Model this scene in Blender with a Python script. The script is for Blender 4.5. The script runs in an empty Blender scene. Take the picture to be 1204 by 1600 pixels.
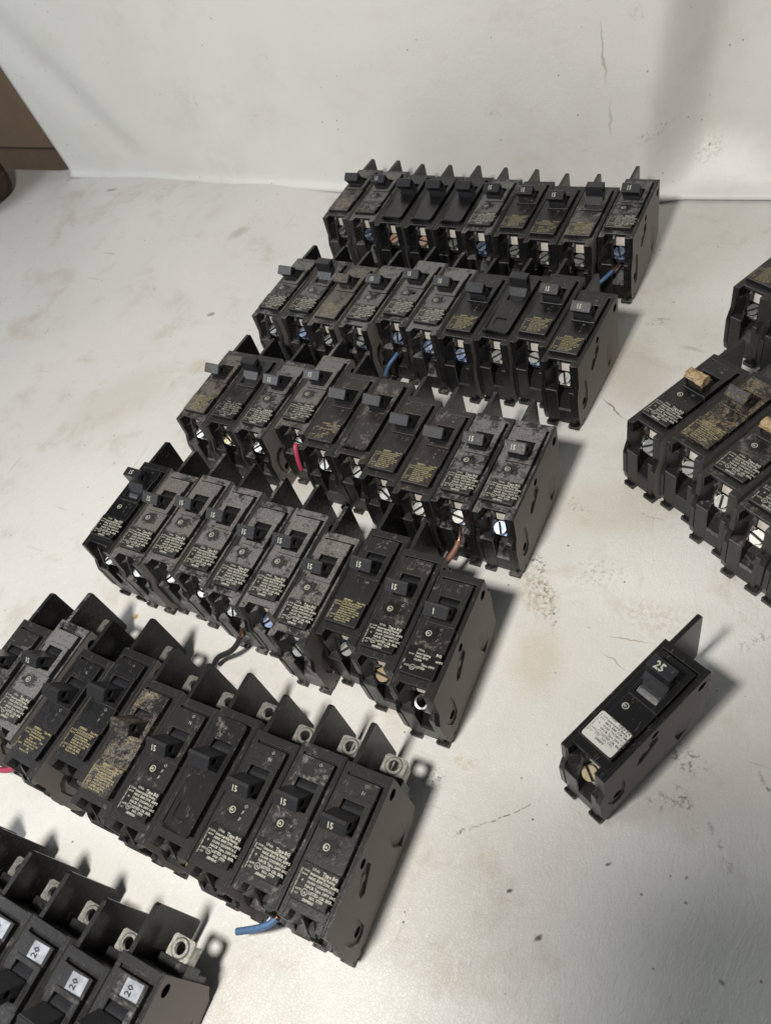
import bpy, bmesh, math, random
from mathutils import Vector, Matrix
from mathutils.geometry import tessellate_polygon
import numpy as np
R = math.radians
S = .001                                                   # breaker parts are drawn in millimetres
scene = bpy.context.scene
col = scene.collection

# ------------------------------------------------------------------ camera
cam = bpy.data.cameras.new('camera'); co = bpy.data.objects.new('camera', cam); col.objects.link(co)
co.matrix_world = Matrix(((0.86997, -0.21965, 0.44148, 0), (0.42874, 0.77922, -0.45717, 0),
                          (-0.24359, 0.587, 0.77207, .42909), (0, 0, 0, 1)))
cam.sensor_fit = 'VERTICAL'; cam.sensor_height = 36; cam.sensor_width = 27
cam.lens = 27.146; cam.clip_start = .005; cam.clip_end = 30
cam.dof.use_dof = True; cam.dof.focus_distance = .50; cam.dof.aperture_fstop = 18.0
scene.camera = co
scene.view_settings.view_transform = 'Standard'; scene.view_settings.look = 'None'
scene.view_settings.gamma = 1; scene.view_settings.exposure = .10

# ------------------------------------------------------------------ world (dim cool room) and lamps
w = bpy.data.worlds.new('World'); scene.world = w; w.use_nodes = True
w.node_tree.nodes['Background'].inputs[0].default_value = (.86, .93, 1.0, 1)
w.node_tree.nodes['Background'].inputs[1].default_value = .075

def area(name, loc, target, size, power, color, sy=None):
    l = bpy.data.lights.new(name, 'AREA'); l.shape = 'DISK' if sy is None else 'RECTANGLE'
    l.size = size; l.energy = power; l.color = color
    if sy: l.size_y = sy
    o = bpy.data.objects.new(name, l); col.objects.link(o); o.location = loc
    o.rotation_euler = (Vector(target)-Vector(loc)).to_track_quat('-Z', 'Y').to_euler()
    return o
area('work_lamp', (-.178, -.137, .72), (-.24, .20, 0), .092, 6.1, (1.0, .955, .885))
area('added_side_fill', (-1.48, -.42, 1.05), (-.6, .6, .05), 1.0, 8.5, (.92, .96, 1.0), .45)  # added unseen fill, brightens the far left and the backdrop

# ------------------------------------------------------------------ node helpers
def mat(name):
    m = bpy.data.materials.new(name); m.use_nodes = True
    nt = m.node_tree; b = nt.nodes['Principled BSDF']
    return m, nt, b
def N(nt, t, **k):
    n = nt.nodes.new(t)
    for a, v in k.items(): setattr(n, a, v)
    return n
def math_(nt, op, a, b=None, clamp=False):
    n = N(nt, 'ShaderNodeMath', operation=op); n.use_clamp = clamp
    for i, v in enumerate((a, b)):
        if v is None: continue
        if isinstance(v, (int, float)): n.inputs[i].default_value = v
        else: nt.links.new(v, n.inputs[i])
    return n.outputs[0]
def ramp(nt, f, lo, hi, a=0., b=1.):
    n = N(nt, 'ShaderNodeMapRange'); n.clamp = True; n.interpolation_type = 'SMOOTHSTEP'
    for i, v in enumerate((f, lo, hi, a, b)):
        if isinstance(v, (int, float)): n.inputs[i].default_value = v
        else: nt.links.new(v, n.inputs[i])
    return n.outputs[0]
def noise(nt, vec, scale, detail=4, rough=.55, dist=0):
    n = N(nt, 'ShaderNodeTexNoise'); n.inputs['Scale'].default_value = scale
    n.inputs['Detail'].default_value = detail; n.inputs['Roughness'].default_value = rough
    n.inputs['Distortion'].default_value = dist
    nt.links.new(vec, n.inputs['Vector']); return n.outputs[0]
def mix(nt, f, a, b):
    n = N(nt, 'ShaderNodeMix', data_type='RGBA')
    for i, v in ((0, f), (6, a), (7, b)):
        if isinstance(v, (int, float)): n.inputs[i].default_value = v
        elif isinstance(v, tuple): n.inputs[i].default_value = (*v, 1)
        else: nt.links.new(v, n.inputs[i])
    return n.outputs[2]
def attr(nt, name):
    n = N(nt, 'ShaderNodeAttribute', attribute_type='OBJECT'); n.attribute_name = name; return n.outputs['Fac']
def seeded(nt):
    tc = N(nt, 'ShaderNodeTexCoord'); s = attr(nt, 'seed')
    c = N(nt, 'ShaderNodeCombineXYZ')
    nt.links.new(s, c.inputs[0]); nt.links.new(math_(nt, 'MULTIPLY', s, .37), c.inputs[1]); nt.links.new(math_(nt, 'MULTIPLY', s, .71), c.inputs[2])
    a = N(nt, 'ShaderNodeVectorMath', operation='ADD'); nt.links.new(tc.outputs['Object'], a.inputs[0]); nt.links.new(c.outputs[0], a.inputs[1])
    return a.outputs[0]
def bump(nt, b, h, strength, dist):
    n = N(nt, 'ShaderNodeBump'); n.inputs['Strength'].default_value = strength; n.inputs['Distance'].default_value = dist
    nt.links.new(h, n.inputs['Height']); nt.links.new(n.outputs[0], b.inputs['Normal'])

def dirt_stack(nt, base, rough, lowup=.10):
    """old dust and clay splashes over a clean colour; amounts are per-object properties"""
    v = seeded(nt)
    dust, brown, tan = attr(nt, 'dust'), attr(nt, 'brown'), attr(nt, 'tan')
    geo = N(nt, 'ShaderNodeNewGeometry'); sx = N(nt, 'ShaderNodeSeparateXYZ'); nt.links.new(geo.outputs['Normal'], sx.inputs[0])
    up = ramp(nt, sx.outputs[2], .2, .95, lowup, 1.)
    patch = noise(nt, v, 75, 5, .62, .6); fine = noise(nt, v, 1500, 3, .7); mid = noise(nt, v, 420, 5, .7)
    f = math_(nt, 'ADD', math_(nt, 'MULTIPLY', patch, .62), math_(nt, 'MULTIPLY', mid, .38))
    th = math_(nt, 'SUBTRACT', .74, math_(nt, 'MULTIPLY', dust, .48))
    d = ramp(nt, math_(nt, 'SUBTRACT', f, th), -.03, .10)
    d = math_(nt, 'MULTIPLY', d, ramp(nt, fine, .34, .60, .28, 1.))
    d = math_(nt, 'MULTIPLY', d, up)
    film = math_(nt, 'MULTIPLY', math_(nt, 'MULTIPLY', dust, math_(nt, 'ADD', .05, math_(nt, 'MULTIPLY', brown, .22))), up)
    d = math_(nt, 'MAXIMUM', d, film)
    tcw = N(nt, 'ShaderNodeTexCoord'); sw = N(nt, 'ShaderNodeSeparateXYZ'); nt.links.new(tcw.outputs['Object'], sw.inputs[0])
    wn = math_(nt, 'MULTIPLY', math_(nt, 'SUBTRACT', mid, .5), .010)
    wl = ramp(nt, math_(nt, 'ADD', sw.outputs[1], wn), -.0125, -.0105, 1, 0)                    # rubbed clean over the printed field
    ddx = math_(nt, 'MULTIPLY', math_(nt, 'SUBTRACT', sw.outputs[0], -.002), .75); ddy = math_(nt, 'SUBTRACT', sw.outputs[1], -.0025)
    rr = math_(nt, 'SQRT', math_(nt, 'ADD', math_(nt, 'MULTIPLY', ddx, ddx), math_(nt, 'MULTIPLY', ddy, ddy)))
    wl = math_(nt, 'MAXIMUM', wl, ramp(nt, math_(nt, 'ADD', rr, wn), .0038, .0048, .9, 0))
    d = math_(nt, 'MULTIPLY', d, math_(nt, 'SUBTRACT', 1, math_(nt, 'MULTIPLY', wl, attr(nt, 'wipe'))))
    d = math_(nt, 'MULTIPLY', d, ramp(nt, dust, 0., .12))
    dustcol = mix(nt, brown, (.235, .230, .232), (.190, .158, .132))
    dustcol = mix(nt, noise(nt, v, 900, 2), dustcol, mix(nt, .6, dustcol, (.22, .215, .20)))
    c = mix(nt, math_(nt, 'MULTIPLY', d, .82), base, dustcol)
    sp = ramp(nt, noise(nt, v, 2600, 1), .73, .78, 0, .5)                # pale specks
    c = mix(nt, math_(nt, 'MULTIPLY', sp, math_(nt, 'ADD', dust, .15)), c, (.30, .28, .24))
    t = math_(nt, 'ADD', math_(nt, 'MULTIPLY', noise(nt, v, 95, 8, .78, .3), .55), math_(nt, 'MULTIPLY', noise(nt, v, 700, 5, .8), .45))
    t = ramp(nt, math_(nt, 'SUBTRACT', t, math_(nt, 'SUBTRACT', .80, math_(nt, 'MULTIPLY', tan, .36))), -.05, .085)
    t = math_(nt, 'MULTIPLY', t, math_(nt, 'MULTIPLY', ramp(nt, tan, 0, .05), ramp(nt, fine, .3, .6, .35, .95))); t = math_(nt, 'MULTIPLY', t, ramp(nt, sx.outputs[2], -.2, .5, .25, 1))
    c = mix(nt, t, c, mix(nt, mid, (.20, .15, .095), (.42, .33, .21)))
    r = math_(nt, 'ADD', rough, math_(nt, 'MULTIPLY', d, .42)); r = math_(nt, 'ADD', r, math_(nt, 'MULTIPLY', t, .4), True)
    h = math_(nt, 'ADD', math_(nt, 'MULTIPLY', mid, .5), math_(nt, 'ADD', math_(nt, 'MULTIPLY', t, 1.2), math_(nt, 'MULTIPLY', fine, .25)))
    return c, r, h, v, d

def plastic(name, base, rough, spec=.5, lowup=.10):
    m, nt, b = mat(name)
    c, r, h, v, d = dirt_stack(nt, base, rough, lowup)
    scr = N(nt, 'ShaderNodeTexNoise'); mp = N(nt, 'ShaderNodeMapping'); mp.inputs['Scale'].default_value = (1.0, .10, 1.0); mp.inputs['Rotation'].default_value = (0, 0, .5)
    nt.links.new(v, mp.inputs['Vector']); nt.links.new(mp.outputs[0], scr.inputs['Vector']); scr.inputs['Scale'].default_value = 1700; scr.inputs['Detail'].default_value = 1
    s = ramp(nt, scr.outputs[0], .70, .74, 0, .34)
    c = mix(nt, s, c, (.22, .21, .20))
    nt.links.new(c, b.inputs['Base Color']); nt.links.new(r, b.inputs['Roughness'])
    b.inputs['Specular IOR Level'].default_value = spec
    bump(nt, b, h, .45, .0007)
    return m
PL = plastic('black_moulded_plastic', (.0095, .0092, .0098), .27, .36)
EDGE = plastic('worn_plastic_edge', (.034, .033, .033), .40, .4)
PLG = plastic('glossy_black_plastic', (.0070, .0070, .0080), .16, .45)
PLS = plastic('satin_charcoal_plastic', (.019, .0195, .023), .28)

SHM = plastic('matte_grey_brown_shell', (.235, .210, .190), .60, .4, .6)

def simple(name, c, rough=.5, metal=0, nscale=900, namt=.25, bmp=.2, bd=.0004, c2=None):
    m, nt, b = mat(name); v = seeded(nt)
    n = noise(nt, v, nscale, 5, .65)
    c2 = c2 or tuple(x*(1-namt) for x in c)
    nt.links.new(mix(nt, ramp(nt, n, .35, .65), c, c2), b.inputs['Base Color'])
    nt.links.new(ramp(nt, n, .3, .7, rough*.8, min(1, rough*1.25)), b.inputs['Roughness'])
    b.inputs['Metallic'].default_value = metal
    if bmp: bump(nt, b, n, bmp, bd)
    return m
ZINC = simple('zinc_plated_steel', (.50, .50, .465), .33, 1, 300, .40, .06)
BLUE = simple('blue_passivated_zinc', (.17, .24, .40), .36, 1, 330, .3, .06, c2=(.36, .41, .48))
GOLD = simple('yellow_passivated_zinc', (.52, .42, .26), .36, 1, 300, .4, .08)
RUST = simple('rusty_copper_screw', (.30, .125, .065), .65, .35, 900, .5, .3, c2=(.36, .30, .25))
TABM = simple('dull_tinned_copper', (.46, .45, .41), .42, .75, 420, .45, .5)
PAPER = simple('cream_insulator', (.74, .69, .62), .7, 0, 700, .14, .1)
STK = simple('silver_foil_label', (.42, .45, .50), .38, .25, 200, .45, .2)
WLAB = simple('white_paper_label', (.62, .62, .58), .45, 0, 1500, .10, .1)
INKB = simple('black_ink', (.10, .10, .105), .5, 0)
COP = simple('bare_copper', (.62, .30, .18), .35, 1, 1200, .35, .3)
SHADE_INK = simple('shade_and_number_black', (.006, .006, .006), .7, 0)  # shade painted on hole and slot floors; also the black of the foil numbers
def chipmat():
    m, nt, b = mat('chipped_tan_plastic'); v = seeded(nt); tc = N(nt, 'ShaderNodeTexCoord'); sp = N(nt, 'ShaderNodeSeparateXYZ'); nt.links.new(tc.outputs['Object'], sp.inputs[0])
    n = noise(nt, v, 330, 6, .75, 1)
    f = ramp(nt, math_(nt, 'ADD', sp.outputs[2], math_(nt, 'MULTIPLY', n, .006)), .0665, .0690)
    c = mix(nt, ramp(nt, n, .35, .62), (.30, .19, .09), (.54, .42, .26))
    nt.links.new(mix(nt, f, (.02, .017, .015), c), b.inputs['Base Color']); b.inputs['Roughness'].default_value = .8; bump(nt, b, n, .9, .0018)
    return m
def wiremat(name, c): return simple(name, c, .45, 0, 700, .22, .2)
W_BLUE = wiremat('blue_wire_insulation', (.05, .12, .24)); W_BLUE2 = wiremat('pale_blue_wire_insulation', (.085, .17, .33)); W_PINK = wiremat('pink_wire_insulation', (.46, .055, .12))
W_BROWN = wiremat('brown_wire_insulation', (.26, .12, .085)); W_BLACK = wiremat('black_wire_insulation', (.025, .026, .03))
W_YEL = wiremat('yellow_wire_insulation', (.6, .42, .04))

CHIP = chipmat()
def inkmat(name, c, c2):
    m, nt, b = mat(name); v = seeded(nt)
    n = math_(nt, 'ADD', math_(nt, 'MULTIPLY', noise(nt, v, 200, 4, .6), .5), math_(nt, 'MULTIPLY', noise(nt, v, 1400, 3, .7), .5))
    wear = attr(nt, 'wear')
    f = ramp(nt, math_(nt, 'SUBTRACT', n, math_(nt, 'SUBTRACT', .82, math_(nt, 'MULTIPLY', wear, .45))), -.05, .06)
    base = mix(nt, noise(nt, v, 700, 2), c, c2)
    nt.links.new(mix(nt, f, base, (.030, .029, .028)), b.inputs['Base Color']); b.inputs['Roughness'].default_value = .6
    return m
INKW = inkmat('pale_ink', (.50, .50, .42), (.34, .34, .28))
INKY = inkmat('yellowed_ink', (.42, .36, .20), (.26, .22, .12))
EMB_GLINT = inkmat('raised_lettering_glint', (.42, .42, .42), (.20, .20, .20))  # pale tone paints reflected light onto the raised letters

# ------------------------------------------------------------------ mesh helpers (mm in, metres out)
CX, CY = 12.4, 36.0                                         # breaker base centre in drawing millimetres
def box(bm, x0, x1, y0, y1, z0, z1, bev=.25, rot=None, piv=None):
    r = bmesh.ops.create_cube(bm, size=1); vs = r['verts']
    for v in vs:
        v.co = Vector((x0+(v.co.x+.5)*(x1-x0), y0+(v.co.y+.5)*(y1-y0), z0+(v.co.z+.5)*(z1-z0)))
    if bev:
        es = list({e for v in vs for e in v.link_edges})
        r = bmesh.ops.bevel(bm, geom=es, offset=bev, segments=1, affect='EDGES', profile=.5)
        for f in r['faces']: f.material_index = 1
        vs = list({v for f in r['faces'] for v in f.verts} | {v for v in vs if v.is_valid})
    if rot:
        p = Vector(piv)
        m = Matrix.Rotation(rot[1], 4, rot[0])
        for v in vs: v.co = p + (m @ (v.co-p))
    return vs
def prism(bm, poly, a0, a1, axis='x', holes=(), bev=0):
    """extrude a 2D outline; axis x: outline is (y,z). holes: (outline, depth, nested) sunk in the a1 face"""
    def P(p, a):
        if axis == 'x': return Vector((a, p[0], p[1]))
        if axis == 'y': return Vector((p[0], a, p[1]))
        return Vector((p[0], p[1], a))
    s = 1 if a1 > a0 else -1
    area2 = sum(poly[i][0]*poly[(i+1) % len(poly)][1]-poly[(i+1) % len(poly)][0]*poly[i][1] for i in range(len(poly)))
    if area2 < 0: poly = poly[::-1]
    n = len(poly); v0 = [bm.verts.new(P(p, a0)) for p in poly]; v1 = [bm.verts.new(P(p, a1)) for p in poly]
    fs = [bm.faces.new(v0[::-1])]
    for i in range(n): fs.append(bm.faces.new((v0[i], v0[(i+1) % n], v1[(i+1) % n], v1[i])))
    def cap(outer, ov, level, hs):
        loops = [[Vector((p[0], p[1], 0)) for p in outer]]; allv = list(ov)
        for h in hs:
            hp = h[0]; hv = [bm.verts.new(P(p[:2], level)) for p in hp]
            loops.append([Vector((p[0], p[1], 0)) for p in hp]); allv += hv
            dz = [(p[2] if len(p) > 2 else h[1]) for p in hp]
            fl = [bm.verts.new(P(p[:2], level-s*d)) for p, d in zip(hp, dz)]
            k = len(hp)
            for i in range(k):
                try: bm.faces.new((hv[i], hv[(i+1) % k], fl[(i+1) % k], fl[i]))
                except ValueError: pass
            sub = h[2] if len(h) > 2 else ()
            cap(hp, fl, level-s*h[1], sub)
        if hs:
            for t in tessellate_polygon(loops):
                try: bm.faces.new([allv[i] for i in t])
                except ValueError: pass
        else: bm.faces.new(allv)
    cap(poly, v1, a1, holes)
    if bev:
        es = [e for e in bm.edges if e.is_valid and all(v in set(v1) for v in e.verts)]
        if not holes: bmesh.ops.bevel(bm, geom=es, offset=bev, segments=1, affect='EDGES')
def circ(cx, cy, r, n=16): return [(cx+r*math.cos(2*math.pi*i/n), cy+r*math.sin(2*math.pi*i/n)) for i in range(n)]
def finish(name, bm, smooth=None):
    bmesh.ops.recalc_face_normals(bm, faces=bm.faces[:])
    for v in bm.verts: v.co = Vector(((v.co.x-CX)*S, (v.co.y-CY)*S, v.co.z*S))
    me = bpy.data.meshes.new(name); bm.to_mesh(me); bm.free()
    if smooth:
        for p in me.polygons: p.use_smooth = True
        me.set_sharp_from_angle(angle=R(smooth))
    return me
def cyl(bm, c, r, h, axis=(0, 0, 1), seg=20, r2=None):
    m = Vector(axis).to_track_quat('Z', 'Y').to_matrix().to_4x4(); m.translation = Vector(c)
    bmesh.ops.create_cone(bm, cap_ends=True, segments=seg, radius1=r, radius2=r if r2 is None else r2, depth=h, matrix=m)

# ------------------------------------------------------------------ shared breaker part meshes
X0, X1 = -.9, 25.7
SIDE = [(-1, 57.1), (75, 57.1), (75, 10), (69, 3), (53, .6), (8, .6), (7.4, 4.2), (-4.6, 4.6), (-5, 31), (-3.2, 36.5), (-1.6, 40)]
SHELL = [(-1.1, 57.3), (75.1, 57.3), (75.1, 10), (69, 2.9), (53, .5), (0, .5), (-3.5, 4.6), (-5.1, 12), (-5.1, 31), (-3.3, 36.5), (-1.7, 40)]
FEAT = [(circ(69, 50.2, 3.1), 2.2, ()), (circ(34.5, 50.6, 2.6), 2.2, ()),
        ([(36.5, 45.5), (37, 40), (24.5, 31.5), (21.2, 34), (23, 40), (31.5, 47)], 1.7, ((circ(29.5, 40, 2.2, 10), -1.1, ()),)),
        ([(12.2, 33), (9, 36.5), (4, 35.5), (.6, 30), (.8, 20), (4.2, 11.5), (8.8, 10.5), (12.5, 14), (13.4, 24)], 1.2, ((circ(8.4, 16.2, 2.9), 1.0, ()),)),
        ([(63.5, 21, .05), (57.5, 27, .6), (52, 28.5, 2.2), (50.6, 17, 2.3), (54.5, 5.5, 2.0), (61, 9.5, .2)], .9, ()),
        ([(1.2, 1.6), (5.5, 1.6), (2.6, 3.7)], .9, ())]
def m_housing(front='open'):
    bm = bmesh.new()
    side = [(-1, 57.1), (75, 57.1), (75, 10), (69, 3), (53, .6), (0, .6), (-3.4, 4.6), (-5, 12), (-5, 31), (-3.2, 36.5), (-1.6, 40)]
    prism(bm, side, 22.8, 23.2, 'x')
    prism(bm, side, 2.0, X0, 'x')
    # core block, rim and front bridge (butted, each a little proud of its neighbour)
    prism(bm, [(9.6, 55.2), (74.6, 55.2), (74.6, 10.4), (68.6, 3.6), (53, 1.2), (9.6, 1.2)], 1.9, 22.9, 'x')
    box(bm, 1.2, 23.3, 70.2, 74.9, 50, 57.65, .3)                          # back rim
    box(bm, X0+.05, 1.9, -.9, 74.8, 53, 57.5, .3)                          # left rim
    box(bm, 22.9, 24.3, -.9, 74.7, 53, 57.6, .3)                          # right rim
    box(bm, 1.7, 23.1, 3.6, 8.0, 54.9, 57.45, .35)                          # bridge over the terminal
    box(bm, 1.8, 22.95, 6.7, 9.7, 44, 55.0, 0)
    box(bm, 19.4, 23.0, -1.0, 9.7, 5, 57.3, .3)                             # right cheek
    box(bm, 19.3, 22.9, -4.7, 1.0, 4.9, 35.4, .4)
    # left cheek: sunk corner wedge, divider post and lower block
    bmw = [(1.9, -1.4), (1.9, 9.7), (9.9, 9.7), (9.9, 4.0), (7.4, 3.4)]
    prism(bm, bmw, 34, 49.3, 'z')
    prism(bm, [(1.9, -.8), (1.9, 5), (4.4, 5), (3.2, -.8)], 49, 57.25, 'z')
    prism(bm, [(9.8, 56), (4.6, 56.9), (1.9, 54), (-2.4, 41), (-2.6, 35), (9.8, 35)], 9.5, 10.9, 'x')
    box(bm, 1.8, 10.6, -4.6, 9.7, 4.8, 35.2, .5)
    # bay under the screw: ramp and lip
    prism(bm, [(9.7, 27), (2, 24.5), (-3, 17.5), (-4.4, 16.6), (-4.6, 5), (9.7, 5)], 10.5, 19.4, 'x')
    # mounting hooks under the front edge
    for a, b in ((1.0, 8.2), (17.6, 25.2)):
        box(bm, a, b, -6.3, 3.0, .3, 2.6, .25); box(bm, a+.6, b-.6, -2.2, 3.0, 2.5, 4.9, 0)
        box(bm, a, a+1.6, -6.2, -4.4, 2.5, 3.7, .2); box(bm, b-1.6, b, -6.2, -4.4, 2.5, 3.7, .2)
    box(bm, 6.6, 23.6, 70, 80.4, 22, 37.2, .4); box(bm, 3.6, 23.5, 70, 78.0, 12, 22.5, .4)                                    # base of the line terminal
    return finish('breaker_housing', bm)
def m_shell():
    bm = bmesh.new()
    prism(bm, SHELL, 23.22, X1, 'x', FEAT)
    me = finish('side_shell', bm); me.materials.append(SHM); me.materials.append(PL); me.materials.append(SHADE_INK)
    for p in me.polygons:
        c = p.center; yy, zz = c.y/S+CY, c.z/S
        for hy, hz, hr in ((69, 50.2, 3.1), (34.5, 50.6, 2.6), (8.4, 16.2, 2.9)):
            if math.hypot(yy-hy, zz-hz) < hr*1.02 and c.x < (X1-CX)*S-.0008: p.material_index = 2  # shallow hole floors coloured near-black as if in deep shade
        if abs(p.normal.x) < .5 and (zz > 57 or yy < .0 or yy > 74.5 or zz < 1): p.material_index = 1
    return me
def m_plate(kind):
    bm = bmesh.new()
    if kind == 'label':
        box(bm, 1.9, 5.6, 8.3, 68.4, 54.9, 58.9, .3)                        # lower left strip
        box(bm, 1.5, 21.5, 7.9, 24.6, 54.9, 60.3, .45)                      # label block
        box(bm, 5.3, 21.9, 24.4, 39.6, 54.9, 59.55, .25)                    # field for the maker's mark
        box(bm, 5.1, 21.8, 39.4, 42.2, 54.9, 60.7, .3)                      # handle surround
        box(bm, 18.9, 22.2, 39.3, 59.2, 54.9, 61.0, .4)
        box(bm, 5.0, 6.6, 41.5, 59.0, 54.9, 60.3, .3)
        box(bm, 5.05, 21.9, 56.9, 59.4, 54.9, 60.8, .3)
        box(bm, 4.8, 22.0, 59.2, 68.3, 54.9, 59.9, .3)                      # rear field
    else:
        r = 2.6
        pts = [(21.6-r*(1-math.cos(a)), 7.6+r*(1-math.sin(a))) for a in (0, .52, 1.05, 1.57)]
        ptl = [(2.4+r*(1-math.cos(a)), 7.6+r*(1-math.sin(a))) for a in (1.57, 1.05, .52, 0)]
        ptu = [(2.4+r*(1-math.cos(a)), 69.6-r*(1-math.sin(a))) for a in (0, .52, 1.05, 1.57)]
        ptv = [(21.6-r*(1-math.cos(a)), 69.6-r*(1-math.sin(a))) for a in (1.57, 1.05, .52, 0)]
        hs = [([(6.6, 41.5), (18.6, 41.5), (18.6, 57.2), (6.6, 57.2)], 4.5, ())]
        if kind == 'window': hs.append(([(7.4, 14.5), (15.8, 14.5), (15.8, 22.3), (7.4, 22.3)], .8, ()))
        prism(bm, pts+ptv[::-1]+ptu[::-1]+ptl[::-1] if 0 else ptl+pts[::-1]+ptv[::-1]+ptu[::-1], 54.9, 60.2, 'z', hs)
    return finish('cover_plate_'+kind, bm)
def turn(a, b, yc=49.6, ang=R(-35.5)):
    u, v = a-yc, b-50.0; return (yc+u*math.cos(ang)-v*math.sin(ang), 50.0+u*math.sin(ang)+v*math.cos(ang))
def m_handle(on=False):
    bm = bmesh.new(); yc = 49.6
    out = [(yc-10.4, 69.3), (yc-5.4, 73.6), (yc-4.2, 73.2), (yc+2.2, 61.5), (yc+1.6, 56), (yc-6.6, 56), (yc-5.2, 62.5)]
    cc = (yc-4.6, 67.9)
    if on: out = [turn(a, b) for a, b in out]; cc = turn(*cc)
    prism(bm, out, 5.0, 18.6, 'x', [(circ(cc[0], cc[1], 2.0, 14), 9, ())])
    drum = [(yc+12.9*math.sin(a), 46.3+12.9*math.cos(a)) for a in [R(-37+74*i/10) for i in range(11)]] + [(yc+6, 50), (yc-6, 50)]
    prism(bm, drum, 6.9, 18.3, 'x')
    bmesh.ops.recalc_face_normals(bm, faces=bm.faces[:])
    es = [e for e in bm.edges if len(e.link_faces) == 2 and e.calc_face_angle(0) > .5 and e.calc_length() > 3]
    r = bmesh.ops.bevel(bm, geom=es, offset=.28, segments=2, affect='EDGES')
    for f in r['faces']: f.material_index = 1
    return finish('handle', bm)
def m_broken():
    bm = bmesh.new(); yc = 49.6
    out = [(yc-9.6, 67.8), (yc-8.4, 70.3), (yc-4.9, 71.6), (yc-2.4, 70.2), (yc+2.2, 61.5), (yc+1.6, 56), (yc-6.6, 56), (yc-5.2, 62.5)]
    prism(bm, out, 5.4, 18.2, 'x'); bmesh.ops.triangulate(bm, faces=bm.faces[:])
    bmesh.ops.subdivide_edges(bm, edges=bm.edges[:], cuts=3, use_grid_fill=True)
    rnd = random.Random(4); ph = [rnd.uniform(0, 6) for _ in range(6)]
    for v in bm.verts:
        k = max(0, min(1, (v.co.z-64)/3))
        n1 = math.sin(v.co.x*1.1+ph[0])+math.sin(v.co.x*2.3+v.co.y*1.7+ph[1])*.7+math.sin(v.co.y*2.9+v.co.z*2+ph[2])*.5
        v.co.z += k*(n1*.55-.4); v.co.y += k*math.sin(v.co.x*1.6+v.co.z*1.3+ph[3])*.5; v.co.x += k*math.sin(v.co.z*2.2+ph[4])*.35
    prism(bm, [(yc+12.9*math.sin(a), 46.3+12.9*math.cos(a)) for a in [R(-37+74*i/10) for i in range(11)]] + [(yc+6, 50), (yc-6, 50)], 6.9, 18.3, 'x')
    return finish('handle', bm)
def m_fin():
    bm = bmesh.new()
    prism(bm, [(73, 55.8), (97.2, 54.8), (98.6, 53.2), (98.6, 9.5), (97.3, 8), (73, 8)], 3.7, 1.1, 'x', [(circ(86, 33, 1.7, 12), 1.0, ())])
    prism(bm, [(73, 20), (80, 20), (80, 12), (73, 12)], 3.6, 6, 'x')
    return finish('fin', bm)
def m_tab():
    bm = bmesh.new(); n = 28; c = (15.2, 85.2); w_, h_ = 6.6, 5.3
    def sq(a):                                               # point on the plate outline in direction a
        k = 1/max(abs(math.cos(a))/w_, abs(math.sin(a))/h_); return (c[0]+k*math.cos(a), c[1]+k*math.sin(a))
    def loop(f, z): return [bm.verts.new((*f(2*math.pi*i/n+.11), z)) for i in range(n)]
    def rr(r): return lambda a: (c[0]+r*math.cos(a), c[1]+r*math.sin(a))
    L = [loop(rr(3.0), 34.4), loop(rr(3.0), 36.9), loop(rr(4.3), 36.9), loop(rr(5.0), 36.2), loop(sq, 36.2), loop(sq, 34.4)]
    for a, b in zip(L, L[1:]+L[:1]):
        for i in range(n): bm.faces.new((a[i], a[(i+1) % n], b[(i+1) % n], b[i]))
    box(bm, 20.7, 21.9, 75, 88.5, 27, 34.6, .2)
    return finish('line_tab', bm, 35)
def ring(bm, c, r0, r1, n=24):
    a = [bm.verts.new((c[0]+r0*math.cos(2*math.pi*i/n), c[1]+r0*math.sin(2*math.pi*i/n), c[2])) for i in range(n)]
    b = [bm.verts.new((c[0]+r1*math.cos(2*math.pi*i/n), c[1]+r1*math.sin(2*math.pi*i/n), c[2])) for i in range(n)]
    for i in range(n): bm.faces.new((a[i], a[(i+1) % n], b[(i+1) % n], b[i]))
AX = Vector((0, -.52, .854)); AX.normalize()
SC = Vector((14.9, 1.6, 42.5))
def m_screw(seed):
    bm = bmesh.new(); rnd = random.Random(seed); ang = rnd.uniform(0, math.pi)
    # head with a real slot: two half discs and a floor
    q = AX.to_track_quat('Z', 'Y').to_matrix().to_4x4(); q.translation = SC
    t = bmesh.new(); n = 20; g = .75
    for sgn in (1, -1):
        pts = [(3.9*math.cos(a), 4.0*math.sin(a)) for a in [math.asin(g/4.0)+(math.pi-2*math.asin(g/4.0))*i/n for i in range(n+1)]]
        pts = [(x, y*sgn) for x, y in pts]
        prism(t, pts, .6, 2.0, 'z')
    cyl(t, (0, 0, -.3), 4.0, 1.9, seg=28)
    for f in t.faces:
        if abs(f.calc_center_median().z-.65) < .04 and f.calc_area() > 20: f.material_index = 1  # slot floor gets its shade as a near-black colour
    cyl(t, (0, 0, -3.5), 2.0, 6, seg=14)
    t.transform(Matrix.Rotation(ang, 4, 'Z')); t.transform(q)
    me = bpy.data.meshes.new('t'); t.to_mesh(me); t.free(); bm.from_mesh(me); bpy.data.meshes.remove(me)
    return finish('screw', bm, 40)
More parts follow.
